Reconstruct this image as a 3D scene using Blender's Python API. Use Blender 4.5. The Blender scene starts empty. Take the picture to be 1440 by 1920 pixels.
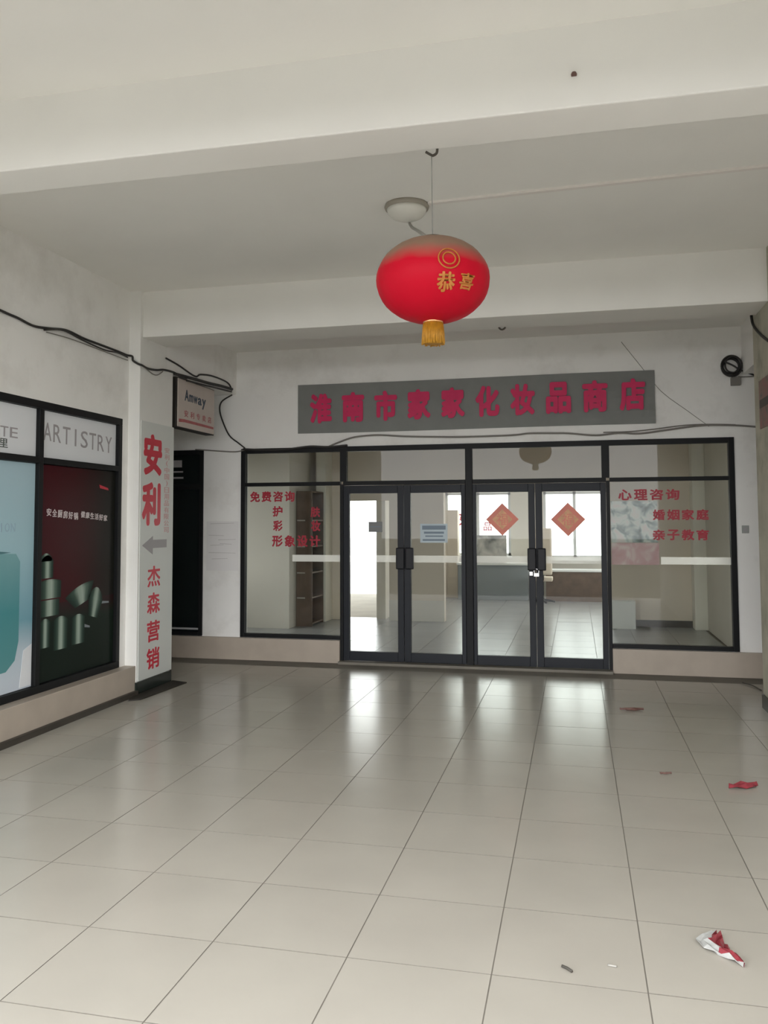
import bpy, bmesh, math, random
from mathutils import Vector, Matrix
random.seed(7)
SC = bpy.context.scene
COL = SC.collection

# ------------------------------------------------------------------ camera
def make_camera():
    cd = bpy.data.cameras.new('camera'); cam = bpy.data.objects.new('camera', cd); COL.objects.link(cam)
    yaw, pit, rol = 0.2292, 0.0584, -0.0035
    d = Vector((-math.sin(yaw)*math.cos(pit), math.cos(yaw)*math.cos(pit), math.sin(pit)))
    r0 = Vector((math.cos(yaw), math.sin(yaw), 0)); u0 = r0.cross(d)
    r = math.cos(rol)*r0 + math.sin(rol)*u0; u = -math.sin(rol)*r0 + math.cos(rol)*u0
    cam.matrix_world = Matrix(((r.x, u.x, -d.x, 0), (r.y, u.y, -d.y, 0), (r.z, u.z, -d.z, 1.6), (0, 0, 0, 1)))
    cd.sensor_fit = 'VERTICAL'; cd.sensor_height = 24.0; cd.lens = 1575.77*24.0/1920
    cd.shift_x = 8.63/1920; cd.shift_y = -75.56/1920
    cd.clip_start = 0.05; cd.clip_end = 300
    SC.camera = cam
make_camera()

# ------------------------------------------------------------------ world (overcast sky), light portals, exposure
world = bpy.data.worlds.new('overcast_sky'); SC.world = world; world.use_nodes = True
bg = world.node_tree.nodes['Background']
bg.inputs['Color'].default_value = (0.98, 0.985, 1.0, 1); bg.inputs['Strength'].default_value = 1.0
SC.view_settings.view_transform = 'Standard'; SC.view_settings.look = 'None'
SC.view_settings.gamma = 1.0; SC.view_settings.use_curve_mapping = False
SC.view_settings.exposure = 2.70
SC.cycles.use_denoising = True
SC.cycles.max_bounces = 14; SC.cycles.diffuse_bounces = 8; SC.cycles.glossy_bounces = 6
SC.cycles.transparent_max_bounces = 16; SC.cycles.sample_clamp_indirect = 6.0

def portal(name, loc, sx, sy, direction):
    """sky-light portal: guides the sampling of the sky through an opening, gives off no light of its own"""
    l = bpy.data.lights.new(name, 'AREA'); l.shape = 'RECTANGLE'; l.size = sx; l.size_y = sy
    l.cycles.is_portal = True
    o = bpy.data.objects.new(name, l); COL.objects.link(o); o.location = loc
    o.rotation_euler = Vector(direction).to_track_quat('-Z', 'Y').to_euler()
portal('sky_portal', (-1.25, .78, 1.7), 5.7, 3.4, (0, 1, 0))
portal('sky_portal', (-0.9, 17.95, 1.7), 4.0, 1.9, (0, -1, 0))
portal('sky_portal', (-3.3, 13.6, 0.97), 0.7, 1.93, (0, -1, 0))

portal('sky_portal', (-6.12, 10.7, 1.7), 1.4, 1.6, (1, 0, 0))  # for the unseen left-wall opening added to light the shop
portal('sky_portal', (1.95, 15.8, 1.75), 3.6, 2.1, (-1, 0, 0))  # for the unseen far-room side opening added to brighten the interior
portal('sky_portal', (1.95, 10.1, 1.7), 1.2, 2.4, (-1, 0, 0))  # for the unseen right-wall opening added to brighten the shop

# ------------------------------------------------------------------ materials
def mat(name, col, rough=0.6, spec=0.5, metal=0.0, var=0.0, vscale=3.0, bump=0.0, bscale=60.0, coat=0.0,
        stain=None, sscale=1.2, samt=0.0, rnd=0.0):
    m = bpy.data.materials.new(name); m.use_nodes = True
    nt = m.node_tree; N = nt.nodes; L = nt.links; b = N['Principled BSDF']
    b.inputs['Roughness'].default_value = rough; b.inputs['Metallic'].default_value = metal
    b.inputs['Specular IOR Level'].default_value = spec; b.inputs['Coat Weight'].default_value = coat
    tc = N.new('ShaderNodeNewGeometry')
    rgb = N.new('ShaderNodeRGB'); rgb.outputs[0].default_value = (*col, 1); out = rgb.outputs[0]
    if var:
        n = N.new('ShaderNodeTexNoise'); n.inputs['Scale'].default_value = vscale; n.inputs['Detail'].default_value = 4
        L.new(tc.outputs['Position'], n.inputs['Vector'])
        mr = N.new('ShaderNodeMapRange'); mr.inputs[1].default_value = .3; mr.inputs[2].default_value = .7
        mr.inputs[3].default_value = 1-var; mr.inputs[4].default_value = 1+var
        L.new(n.outputs['Fac'], mr.inputs[0])
        mx = N.new('ShaderNodeVectorMath'); mx.operation = 'SCALE'
        L.new(out, mx.inputs[0]); L.new(mr.outputs[0], mx.inputs['Scale']); out = mx.outputs[0]
    if rnd:
        oi = N.new('ShaderNodeObjectInfo'); mr = N.new('ShaderNodeMapRange')
        mr.inputs[3].default_value = 1-rnd; mr.inputs[4].default_value = 1+rnd
        L.new(oi.outputs['Random'], mr.inputs[0])
        mx = N.new('ShaderNodeVectorMath'); mx.operation = 'SCALE'
        L.new(out, mx.inputs[0]); L.new(mr.outputs[0], mx.inputs['Scale']); out = mx.outputs[0]
    if stain:
        n = N.new('ShaderNodeTexNoise'); n.inputs['Scale'].default_value = sscale; n.inputs['Detail'].default_value = 6
        n.inputs['Roughness'].default_value = .65
        L.new(tc.outputs['Position'], n.inputs['Vector'])
        mr = N.new('ShaderNodeMapRange'); mr.inputs[1].default_value = .5; mr.inputs[2].default_value = .78
        mr.inputs[3].default_value = 0; mr.inputs[4].default_value = samt
        L.new(n.outputs['Fac'], mr.inputs[0])
        mx = N.new('ShaderNodeMixRGB'); L.new(mr.outputs[0], mx.inputs[0]); L.new(out, mx.inputs[1])
        mx.inputs[2].default_value = (*stain, 1); out = mx.outputs[0]
    L.new(out, b.inputs['Base Color'])
    if bump:
        n = N.new('ShaderNodeTexNoise'); n.inputs['Scale'].default_value = bscale; n.inputs['Detail'].default_value = 3
        L.new(tc.outputs['Position'], n.inputs['Vector'])
        bp = N.new('ShaderNodeBump'); bp.inputs['Strength'].default_value = bump; bp.inputs['Distance'].default_value = .01
        L.new(n.outputs['Fac'], bp.inputs['Height']); L.new(bp.outputs[0], b.inputs['Normal'])
    return m

def glass(name, tint, refl=1.0):
    m = bpy.data.materials.new(name); m.use_nodes = True
    nt = m.node_tree; N = nt.nodes; L = nt.links; N.clear()
    o = N.new('ShaderNodeOutputMaterial'); t = N.new('ShaderNodeBsdfTransparent'); t.inputs[0].default_value = (*tint, 1)
    g = N.new('ShaderNodeBsdfGlossy'); g.inputs['Roughness'].default_value = 0.0
    g.inputs[0].default_value = (refl, refl, refl, 1)
    f = N.new('ShaderNodeFresnel'); f.inputs[0].default_value = 1.33
    gm = N.new('ShaderNodeNewGeometry'); iv = N.new('ShaderNodeMath'); iv.operation = 'SUBTRACT'; iv.inputs[0].default_value = 1; L.new(gm.outputs['Backfacing'], iv.inputs[1])
    ml = N.new('ShaderNodeMath'); ml.operation = 'MULTIPLY'; L.new(f.outputs[0], ml.inputs[0]); L.new(iv.outputs[0], ml.inputs[1])   # reflect on the outer face only
    mx = N.new('ShaderNodeMixShader'); L.new(ml.outputs[0], mx.inputs[0]); L.new(t.outputs[0], mx.inputs[1]); L.new(g.outputs[0], mx.inputs[2])
    L.new(mx.outputs[0], o.inputs[0]); return m

def film(name, col, alpha):
    """translucent white film (safety strip on glass)"""
    m = bpy.data.materials.new(name); m.use_nodes = True
    nt = m.node_tree; N = nt.nodes; L = nt.links; N.clear()
    o = N.new('ShaderNodeOutputMaterial'); t = N.new('ShaderNodeBsdfTransparent')
    d = N.new('ShaderNodeBsdfTranslucent'); d.inputs[0].default_value = (*col, 1)
    e = N.new('ShaderNodeBsdfDiffuse'); e.inputs[0].default_value = (*col, 1)
    a = N.new('ShaderNodeAddShader'); L.new(d.outputs[0], a.inputs[0]); L.new(e.outputs[0], a.inputs[1])
    mx = N.new('ShaderNodeMixShader'); mx.inputs[0].default_value = alpha
    L.new(t.outputs[0], mx.inputs[1]); L.new(a.outputs[0], mx.inputs[2]); L.new(mx.outputs[0], o.inputs[0]); return m

def attr_mat(name, rough=.4):
    m = bpy.data.materials.new(name); m.use_nodes = True
    N = m.node_tree.nodes; a = N.new('ShaderNodeVertexColor'); a.layer_name = 'print'
    m.node_tree.links.new(a.outputs[0], N['Principled BSDF'].inputs['Base Color'])
    N['Principled BSDF'].inputs['Roughness'].default_value = rough; N['Principled BSDF'].inputs['Specular IOR Level'].default_value = .12
    return m

def ramp_print(name, axis, stops, rough=.35, noise=0.0):
    """printed sheet whose ink colour runs along one axis of the sheet (0..1 of its own bounds)"""
    m = bpy.data.materials.new(name); m.use_nodes = True
    nt = m.node_tree; N = nt.nodes; L = nt.links; b = N['Principled BSDF']; b.inputs['Roughness'].default_value = rough; b.inputs['Specular IOR Level'].default_value = .1
    tc = N.new('ShaderNodeTexCoord'); s = N.new('ShaderNodeSeparateXYZ'); L.new(tc.outputs['Generated'], s.inputs[0])
    fac = s.outputs[axis]
    if noise:
        n = N.new('ShaderNodeTexNoise'); n.inputs['Scale'].default_value = 2.5; L.new(tc.outputs['Generated'], n.inputs['Vector'])
        ma = N.new('ShaderNodeMath'); ma.operation = 'MULTIPLY_ADD'; L.new(n.outputs['Fac'], ma.inputs[0])
        ma.inputs[1].default_value = noise; L.new(fac, ma.inputs[2])
        mb = N.new('ShaderNodeMath'); mb.operation = 'SUBTRACT'; L.new(ma.outputs[0], mb.inputs[0]); mb.inputs[1].default_value = noise/2
        fac = mb.outputs[0]
    cr = N.new('ShaderNodeValToRGB'); L.new(fac, cr.inputs[0]); e = cr.color_ramp.elements
    for i, (p, c) in enumerate(stops):
        el = e[i] if i < 2 else e.new(p)
        el.position = p; el.color = (*c, 1)
    L.new(cr.outputs[0], b.inputs['Base Color']); return m

def blotch_print(name, scale, stops, rough=.4):
    m = bpy.data.materials.new(name); m.use_nodes = True
    nt = m.node_tree; N = nt.nodes; L = nt.links; b = N['Principled BSDF']; b.inputs['Roughness'].default_value = rough
    g = N.new('ShaderNodeNewGeometry')
    n = N.new('ShaderNodeTexNoise'); n.inputs['Scale'].default_value = scale; n.inputs['Detail'].default_value = 2
    n.inputs['Distortion'].default_value = .6
    L.new(g.outputs['Position'], n.inputs['Vector'])
    cr = N.new('ShaderNodeValToRGB'); L.new(n.outputs['Fac'], cr.inputs[0]); e = cr.color_ramp.elements
    for i, (p, c) in enumerate(stops):
        el = e[i] if i < 2 else e.new(p)
        el.position = p; el.color = (*c, 1)
    L.new(cr.outputs[0], b.inputs['Base Color']); return m

M = {}
M['wall'] = mat('white_wall_paint', (.83, .82, .79), .75, .3, var=.03, vscale=1.5, bump=.08, bscale=40, stain=(.36, .33, .28), sscale=1.6, samt=.32)
M['ceiling'] = mat('ceiling_paint', (.81, .80, .76), .8, .25, var=.025, vscale=1.2, bump=.06, bscale=30)
M['beam'] = mat('beam_paint', (.80, .79, .75), .75, .3, var=.02, vscale=2, bump=.06, bscale=30)
M['column'] = mat('column_paint', (.78, .775, .74), .6, .4, var=.02, vscale=2, stain=(.5, .46, .4), sscale=2.5, samt=.18)
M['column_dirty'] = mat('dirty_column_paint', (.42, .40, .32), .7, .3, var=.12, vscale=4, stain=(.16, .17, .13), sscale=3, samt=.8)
M['tile'] = mat('glazed_floor_tile', (.40, .378, .330), .19, .22, var=.035, vscale=2.2, bump=.012, bscale=9, rnd=.03)
M['grout'] = mat('floor_grout', (.19, .175, .15), .8, .2, var=.1)
M['inner_floor'] = mat('shop_floor_tile', (.33, .34, .34), .27, .4, var=.04, vscale=2, bump=.012, bscale=7, rnd=.03)
M['dwarf'] = mat('cream_dado_tile', (.41, .352, .29), .45, .4, var=.05, vscale=5)
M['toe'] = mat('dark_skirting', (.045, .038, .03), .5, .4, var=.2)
M['frame'] = mat('dark_window_frame', (.010, .0105, .011), .45, .15, var=.1)
M['door_frame'] = mat('charcoal_door_frame', (.0125, .0145, .019), .4, .18, var=.08)
M['handle'] = mat('black_door_pull', (.007, .007, .009), .4, .2)
M['glass'] = glass('clear_shop_glass', (.90, .92, .90))
M['window_glass'] = glass('poster_window_glass', (.92, .95, .95), .8)
M['dark_glass'] = mat('dark_tinted_glass', (.006, .009, .009), .06, .35)
M['film'] = film('white_safety_film', (.75, .75, .72), .30)
M['inner_wall'] = mat('shop_wall_paint', (.62, .585, .52), .7, .3, var=.03, vscale=1.5)
M['inner_wall_warm'] = mat('shop_wall_beige', (.66, .58, .485), .7, .3, var=.05, vscale=1.2)
M['inner_col'] = mat('shop_column_cream', (.72, .69, .61), .6, .3, var=.02)
M['inner_ceil'] = mat('shop_ceiling', (.75, .72, .67), .8, .2)
M['asphalt'] = mat('grey_street_paving', (.09, .09, .085), .85, .2, var=.1)
M['ground'] = mat('outdoor_concrete', (.62, .61, .59), .85, .2, var=.05)
M['marble'] = mat('dark_green_marble', (.012, .018, .015), .25, .5, var=.3, vscale=12)
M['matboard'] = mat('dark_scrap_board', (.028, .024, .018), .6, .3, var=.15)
M['threshold'] = mat('grey_threshold_strip', (.17, .155, .125), .5, .4, var=.1)
M['red'] = mat('red_sticker_film', (.55, .02, .045), .4, .4, var=.06, vscale=14)
M['red_window'] = mat('dull_red_window_film', (.36, .022, .04), .45, .3, var=.06, vscale=14)
M['pink'] = mat('magenta_letter_film', (.60, .022, .105), .5, .3, var=.06, vscale=10)
M['faded_pink'] = mat('faded_pink_print', (.58, .36, .35), .5, .3)
M['arrow'] = mat('grey_arrow_print', (.36, .345, .35), .5, .3)
M['banner'] = mat('grey_banner_cloth', (.205, .21, .20), .6, .3, var=.05, vscale=6)
M['board_white'] = mat('white_sign_panel', (.62, .64, .61), .4, .4, var=.02)
M['sheet_white'] = mat('white_sheet', (.74, .76, .78), .35, .5)
M['grey_print'] = mat('grey_print', (.34, .32, .33), .5, .3)
M['dark_print'] = mat('dark_print', (.10, .115, .105), .5, .3)
M['pale_print'] = mat('pale_print', (.62, .55, .55), .5, .3)
M['lilac_print'] = mat('pale_blue_print', (.30, .42, .50), .5, .3)
M['print'] = attr_mat('printed_picture')
M['red_poster'] = ramp_print('red_black_poster', 1, [(0, (.055, .004, .008)), (.45, (.045, .005, .007)), (.8, (.018, .010, .008)), (1, (.014, .016, .013))], noise=.12)
M['black_print'] = ramp_print('poster_black_base', 2, [(0, (.008, .014, .010)), (.75, (.010, .018, .012)), (1, (.03, .010, .011))], noise=.1)
M['blue_poster'] = ramp_print('pale_blue_poster', 2, [(0, (.55, .60, .66)), (.16, (.47, .56, .62)), (.3, (.18, .36, .43)), (.6, (.34, .52, .58)), (1, (.40, .54, .60))], noise=.1)
M['teal_print'] = ramp_print('teal_box_print', 2, [(0, (.10, .27, .28)), (.5, (.075, .26, .28)), (1, (.20, .38, .40))], noise=.2)
M['teal_edge'] = mat('teal_line_print', (.05, .16, .18), .4)
M['lantern'] = None
M['gold'] = mat('gold_foil_print', (.46, .17, .03), .35, .5, metal=.2, var=.1, vscale=40)
M['gold_fringe'] = mat('gold_tassel_thread', (.40, .19, .014), .5, .4, var=.2, vscale=60)
M['gold_metal'] = mat('gold_ring', (.85, .45, .2), .2, .5, metal=.8)
M['thread'] = mat('grey_thread', (.22, .22, .2), .7)
M['cord'] = mat('grey_flex_cord', (.34, .33, .30), .6)
M['conduit'] = mat('white_plastic_trunking', (.76, .72, .68), .5)
M['dome'] = mat('white_plastic_dome', (.72, .71, .65), .45, .4)
M['dome_rim'] = mat('dirty_plastic_rim', (.34, .31, .26), .6)
M['hook'] = mat('rusty_iron', (.05, .042, .03), .6)
M['cable'] = mat('black_cable', (.022, .020, .018), .55)
M['cable_grey'] = mat('grey_cable', (.20, .185, .165), .6)
M['lightbox_side'] = mat('rusted_sign_side', (.020, .016, .011), .6, var=.3)
M['lightbox_face'] = mat('faded_sign_face', (.56, .49, .44), .5, var=.05)
M['navy'] = mat('navy_print', (.035, .055, .085), .5)
M['faded_red'] = mat('faded_red_print', (.40, .10, .10), .5, var=.15, vscale=20)
M['brown_poster'] = blotch_print('brown_red_poster', 9, [(.3, (.03, .035, .03)), (.5, (.17, .085, .055)), (.7, (.22, .05, .05))])
M['photo_poster'] = blotch_print('photo_collage_print', 8.5, [(.30, (.035, .05, .048)), (.43, (.20, .25, .25)), (.54, (.55, .57, .55)), (.72, (.62, .50, .50))])
M['board_print'] = blotch_print('pale_board_print', 3.5, [(.3, (.16, .17, .17)), (.5, (.42, .42, .40)), (.68, (.60, .57, .55))])
M['pink_poster'] = blotch_print('pink_poster_print', 7, [(.25, (.48, .22, .25)), (.5, (.55, .33, .34)), (.75, (.72, .62, .62))])
M['diamond'] = mat('orange_red_paper', (.66, .18, .115), .45, var=.08, vscale=8)
M['diamond_gold'] = mat('gold_leaf_print', (.62, .29, .12), .4, var=.15, vscale=18)
M['notice'] = mat('pale_blue_notice', (.42, .50, .54), .5, var=.03)
M['notice_ink'] = mat('blue_grey_ink', (.14, .19, .24), .5)
M['grey_notice'] = mat('grey_plastic_sign', (.16, .165, .165), .5)
M['wood'] = mat('brown_bookcase_wood', (.13, .085, .06), .5, var=.2, vscale=5)
M['wood_light'] = mat('shelf_edge_wood', (.42, .38, .33), .5)
M['carton'] = mat('white_carton', (.62, .63, .60), .6)
M['counter'] = mat('counter_front_grey', (.20, .225, .24), .4)
M['counter_top'] = mat('counter_top_white', (.75, .76, .76), .3)
M['alu'] = mat('aluminium_window_frame', (.55, .56, .56), .4, metal=.3)
M['steel'] = mat('bright_steel', (.85, .85, .86), .25, metal=.9)
M['switch'] = mat('grey_socket_plate', (.33, .34, .32), .5)
M['paper_white'] = mat('crumpled_white_paper', (.40, .405, .39), .6, var=.08, vscale=40)
M['paper_red'] = mat('crumpled_red_paper', (.22, .022, .032), .5, var=.2, vscale=60)
M['paper_brown'] = mat('faded_red_scrap', (.13, .065, .052), .6, var=.2, vscale=60)
M['straw'] = mat('dark_straw', (.06, .055, .045), .7)
M['chalk'] = mat('pale_pasted_paper', (.75, .735, .72), .7, var=.02)
M['pencil'] = mat('faint_pencil', (.48, .46, .44), .8)

def lantern_material():
    m = bpy.data.materials.new('dusty_red_silk'); m.use_nodes = True
    nt = m.node_tree; N = nt.nodes; L = nt.links; b = N['Principled BSDF']
    tc = N.new('ShaderNodeTexCoord'); s = N.new('ShaderNodeSeparateXYZ'); L.new(tc.outputs['Object'], s.inputs[0])
    n = N.new('ShaderNodeTexNoise'); n.inputs['Scale'].default_value = 9; L.new(tc.outputs['Object'], n.inputs['Vector'])
    ma = N.new('ShaderNodeMath'); ma.operation = 'MULTIPLY_ADD'; L.new(n.outputs['Fac'], ma.inputs[0]); ma.inputs[1].default_value = .05; L.new(s.outputs[2], ma.inputs[2])
    mr = N.new('ShaderNodeMapRange'); mr.inputs[1].default_value = .055; mr.inputs[2].default_value = .145
    mr.inputs[3].default_value = 0; mr.inputs[4].default_value = .93; L.new(ma.outputs[0], mr.inputs[0])
    mx = N.new('ShaderNodeMixRGB'); L.new(mr.outputs[0], mx.inputs[0])
    mx.inputs[1].default_value = (.47, .003, .018, 1); mx.inputs[2].default_value = (.22, .155, .105, 1)
    L.new(mx.outputs[0], b.inputs['Base Color'])
    b.inputs['Roughness'].default_value = .5; b.inputs['Specular IOR Level'].default_value = .12
    w = N.new('ShaderNodeTexNoise'); w.inputs['Scale'].default_value = 160; L.new(tc.outputs['Object'], w.inputs['Vector'])
    bp = N.new('ShaderNodeBump'); bp.inputs['Strength'].default_value = .12; bp.inputs['Distance'].default_value = .004
    L.new(w.outputs['Fac'], bp.inputs['Height']); L.new(bp.outputs[0], b.inputs['Normal'])
    return m
M['lantern'] = lantern_material()

# ------------------------------------------------------------------ object helpers
WP = {}                                                    # world position of every object's origin
def tag(o, label=None, cat=None, group=None, kind=None):
    for k, v in (('label', label), ('category', cat), ('group', group), ('kind', kind)):
        if v: o[k] = v
    return o
def thing(name, loc, label=None, cat=None, group=None, kind=None):
    o = bpy.data.objects.new(name, None); COL.objects.link(o); o.location = loc; o.empty_display_size = .1
    WP[o.name] = Vector(loc); return tag(o, label, cat, group, kind)
def link_mesh(name, verts, faces, m, parent=None, smooth=False, mats=None, midx=None, cols=None):
    """one mesh object from world-space vertices; its origin is the middle of its bounds"""
    vs = [Vector(v) for v in verts]
    lo = Vector([min(v[i] for v in vs) for i in range(3)]); hi = Vector([max(v[i] for v in vs) for i in range(3)])
    c = (lo+hi)/2
    me = bpy.data.meshes.new(name); me.from_pydata([tuple(v-c) for v in vs], [], faces)
    for mm in (mats or [m]): me.materials.append(mm)
    if midx: me.polygons.foreach_set('material_index', midx)
    if smooth: me.polygons.foreach_set('use_smooth', [True]*len(me.polygons))
    if cols:
        ca = me.color_attributes.new('print', 'FLOAT_COLOR', 'POINT')
        for i, cc in enumerate(cols): ca.data[i].color = (*cc, 1)
    me.update()
    o = bpy.data.objects.new(name, me); COL.objects.link(o)
    o.location = c - (WP[parent.name] if parent else Vector((0, 0, 0)))
    if parent: o.parent = parent
    WP[o.name] = c
    return o
def boxdata(x0, x1, y0, y1, z0, z1, off=0):
    v = [(x, y, z) for z in (z0, z1) for y in (y0, y1) for x in (x0, x1)]
    f = [(0, 2, 3, 1), (4, 5, 7, 6), (0, 1, 5, 4), (2, 6, 7, 3), (0, 4, 6, 2), (1, 3, 7, 5)]
    return v, [tuple(i+off for i in q) for q in f]
def box(name, x0, x1, y0, y1, z0, z1, m, parent=None, bevel=0.0):
    if not bevel:
        v, f = boxdata(x0, x1, y0, y1, z0, z1); return link_mesh(name, v, f, m, parent)
    bm = bmesh.new(); v, f = boxdata(x0, x1, y0, y1, z0, z1)
    bv = [bm.verts.new(q) for q in v]
    for q in f: bm.faces.new([bv[i] for i in q])
    bmesh.ops.bevel(bm, geom=bm.edges[:], offset=bevel, segments=2, affect='EDGES', profile=.6)
    vs = [tuple(q.co) for q in bm.verts]; bm.verts.index_update(); fs = [tuple(q.index for q in p.verts) for p in bm.faces]
    bm.free(); return link_mesh(name, vs, fs, m, parent)
def boxes(name, lst, m, parent=None):
    V, F = [], []
    for b in lst:
        v, f = boxdata(*b, off=len(V)); V += v; F += f
    return link_mesh(name, V, F, m, parent)
def prism(name, poly, axis, a0, a1, m, parent=None):
    """extrude a 2-D outline; axis = 'y': poly in (x,z); 'x': poly in (y,z); 'z': poly in (x,y)"""
    n = len(poly)
    def P(p, a): return (p[0], a, p[1]) if axis == 'y' else ((a, p[0], p[1]) if axis == 'x' else (p[0], p[1], a))
    V = [P(p, a0) for p in poly]+[P(p, a1) for p in poly]
    F = [tuple(range(n)), tuple(range(2*n-1, n-1, -1))]+[(i, (i+1) % n, (i+1) % n+n, i+n) for i in range(n)]
    o = link_mesh(name, V, F, m, parent); fixn(o); return o
def fixn(o):
    bm = bmesh.new(); bm.from_mesh(o.data); bmesh.ops.recalc_face_normals(bm, faces=bm.faces[:]); bm.to_mesh(o.data); bm.free()
def smoothpts(pts, n=6):
    P = [Vector(p) for p in pts]; out = []
    for i in range(len(P)-1):
        a = P[max(i-1, 0)]; b = P[i]; c = P[i+1]; d = P[min(i+2, len(P)-1)]
        for k in range(n):
            t = k/n
            out.append(.5*((2*b)+(c-a)*t+(2*a-5*b+4*c-d)*t*t+(3*b-a-3*c+d)*t**3))
    out.append(P[-1]); return out
def tubedata(pts, r, seg=8, off=0, closed=False):
    V, F = [], []; n = len(pts); up = None
    for i, p in enumerate(pts):
        a = pts[(i-1) % n] if (closed or i > 0) else p
        b = pts[(i+1) % n] if (closed or i < n-1) else p
        t = (b-a).normalized()
        if up is None: up = Vector((0, 0, 1)) if abs(t.z) < .9 else Vector((1, 0, 0))
        s = t.cross(up).normalized(); up = s.cross(t).normalized()
        for k in range(seg):
            an = 2*math.pi*k/seg; V.append(p+s*math.cos(an)*r+up*math.sin(an)*r)
    m = n if closed else n-1
    for i in range(m):
        for k in range(seg):
            a = i*seg+k; b = i*seg+(k+1) % seg; j = ((i+1) % n)*seg
            F.append((off+a, off+b, off+j+(k+1) % seg, off+j+k))
    if not closed:
        F.append(tuple(off+k for k in range(seg-1, -1, -1))); F.append(tuple(off+(n-1)*seg+k for k in range(seg)))
    return V, F
def tube(name, pts, r, m, parent=None, seg=8, n=6, closed=False):
    P = smoothpts(pts, n) if n else [Vector(p) for p in pts]
    V, F = tubedata(P, r, seg, 0, closed); return link_mesh(name, V, F, m, parent, smooth=True)
def lathe(name, cx, cy, prof, m, parent=None, seg=32, scallop=0.0, ribs=0, smooth=True):
    V, F = [], []; n = len(prof)
    for (r, z) in prof:
        for k in range(seg):
            a = 2*math.pi*k/seg; rr = r*(1+scallop*(abs(math.cos(a*ribs/2))-1)) if ribs else r
            V.append((cx+rr*math.cos(a), cy+rr*math.sin(a), z))
    for i in range(n-1):
        for k in range(seg): F.append((i*seg+k, i*seg+(k+1) % seg, (i+1)*seg+(k+1) % seg, (i+1)*seg+k))
    F.append(tuple(range(seg-1, -1, -1))); F.append(tuple((n-1)*seg+k for k in range(seg)))
    o = link_mesh(name, V, F, m, parent, smooth=smooth); fixn(o); return o

# lettering: real flat letter meshes cut from the built-in font, made bold
_glyph = {}
def glyph(ch, bold=.018, depth=.02):
    key = (ch, bold, depth)
    if key in _glyph: return _glyph[key]
    cu = bpy.data.curves.new('letter', 'FONT'); cu.body = ch; cu.size = 1; cu.offset = 0; cu.extrude = depth/2; cu.resolution_u = 3
    ob = bpy.data.objects.new('letter', cu); COL.objects.link(ob)
    dg = bpy.context.evaluated_depsgraph_get(); dg.update()
    me = bpy.data.meshes.new_from_object(ob.evaluated_get(dg))
    V = [tuple(v.co) for v in me.vertices]; F = [tuple(p.vertices) for p in me.polygons]
    bpy.data.objects.remove(ob); bpy.data.curves.remove(cu); bpy.data.meshes.remove(me)
    if bold > .008:                                          # heavier strokes: shifted copies laid over each other
        V0, F0 = V, F; V, F = [], []
        for q in range(8):
            a = q*math.pi/4; o = len(V)
            V += [(v[0]+bold*math.cos(a), v[1]+bold*math.sin(a), v[2]*(1-.03*q)) for v in V0]; F += [tuple(i+o for i in f) for f in F0]
    x0 = min(v[0] for v in V); x1 = max(v[0] for v in V); y0 = min(v[1] for v in V); y1 = max(v[1] for v in V)
    V = [((v[0]-x0)/(x1-x0)-.5, (v[1]-y0)/(y1-y0)-.5, v[2]/depth+.5) for v in V]
    _glyph[key] = (V, F); return V, F
def letter(name, ch, c, w, h, face, m, parent, bold=.018, t=.004, shear=0.0, rot=0.0, mirror=False):
    """one character w x h centred at c; face 'front' faces the open hall (-y), 'right' faces +x, 'left' faces -x"""
    V, F = glyph(ch, bold); out = []; cr, sr = math.cos(rot), math.sin(rot)
    for x, y, z in V:
        u = x*w; v = y*h+shear*x*w
        u, v = u*cr-v*sr, u*sr+v*cr
        if mirror: u = -u
        if face == 'front': out.append((c[0]+u, c[1]-z*t, c[2]+v))
        elif face == 'right': out.append((c[0]+z*t, c[1]+u, c[2]+v))
        else: out.append((c[0]-z*t, c[1]-u, c[2]+v))
    return link_mesh(name, out, F, m, parent)

D = 9.246                                                   # front plane of the shop front
CEIL = 3.789
S = 'structure'

# ------------------------------------------------------------------ setting: ground, floors, ceiling, beams, walls, columns
tag(box('ground_street', -40, 40, -60, 13.46, -.30, -.11, M['asphalt']), kind=S)
tag(box('ground_yard', -40, 40, 13.46, 80, -.30, -.10, M['ground']), kind=S)
floor = tag(box('floor', -6.3, 4.2, .68, D+.12, -.10, -.0016, M['grout']), kind=S)
TS, TX, TY = .529, -.3171, 4.1308
def tile_mesh():
    bm = bmesh.new(); v, f = boxdata(-TS/2+.0020, TS/2-.0020, -TS/2+.0020, TS/2-.0020, -.008, 0)
    bv = [bm.verts.new(q) for q in v]
    for q in f: bm.faces.new([bv[i] for i in q])
    top = [e for e in bm.edges if all(abs(w.co.z) < 1e-6 for w in e.verts)]
    bmesh.ops.bevel(bm, geom=top, offset=.0004, segments=1, affect='EDGES')
    me = bpy.data.meshes.new('floor_tile'); bm.to_mesh(me); bm.free(); me.materials.append(M['tile']); me.materials.append(M['grout'])
    for p in me.polygons: p.material_index = 0 if p.normal.z > .9 else 1      # grout-stained tile edges
    return me
TM = tile_mesh()
for i in range(-8, 4):
    for j in range(-7, 10):
        cx = TX+(i+.5)*TS; cy = TY+(j+.5)*TS
        if cx-TS/2 < -4.35 and cy < 7.7: continue
        if cy+TS/2 > D+.12 or cy-TS/2 < .2: continue
        o = bpy.data.objects.new('floor_tile', TM); COL.objects.link(o); o.parent = floor
        o.location = Vector((cx, cy, random.uniform(-.0003, .0003)))-WP[floor.name]
        o.rotation_euler = (random.uniform(-.0012, .0012), random.uniform(-.0012, .0012), 0)
tag(box('ceiling', -6.3, 4.2, .68, D+.25, CEIL, CEIL+.25, M['ceiling']), kind=S)
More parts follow.
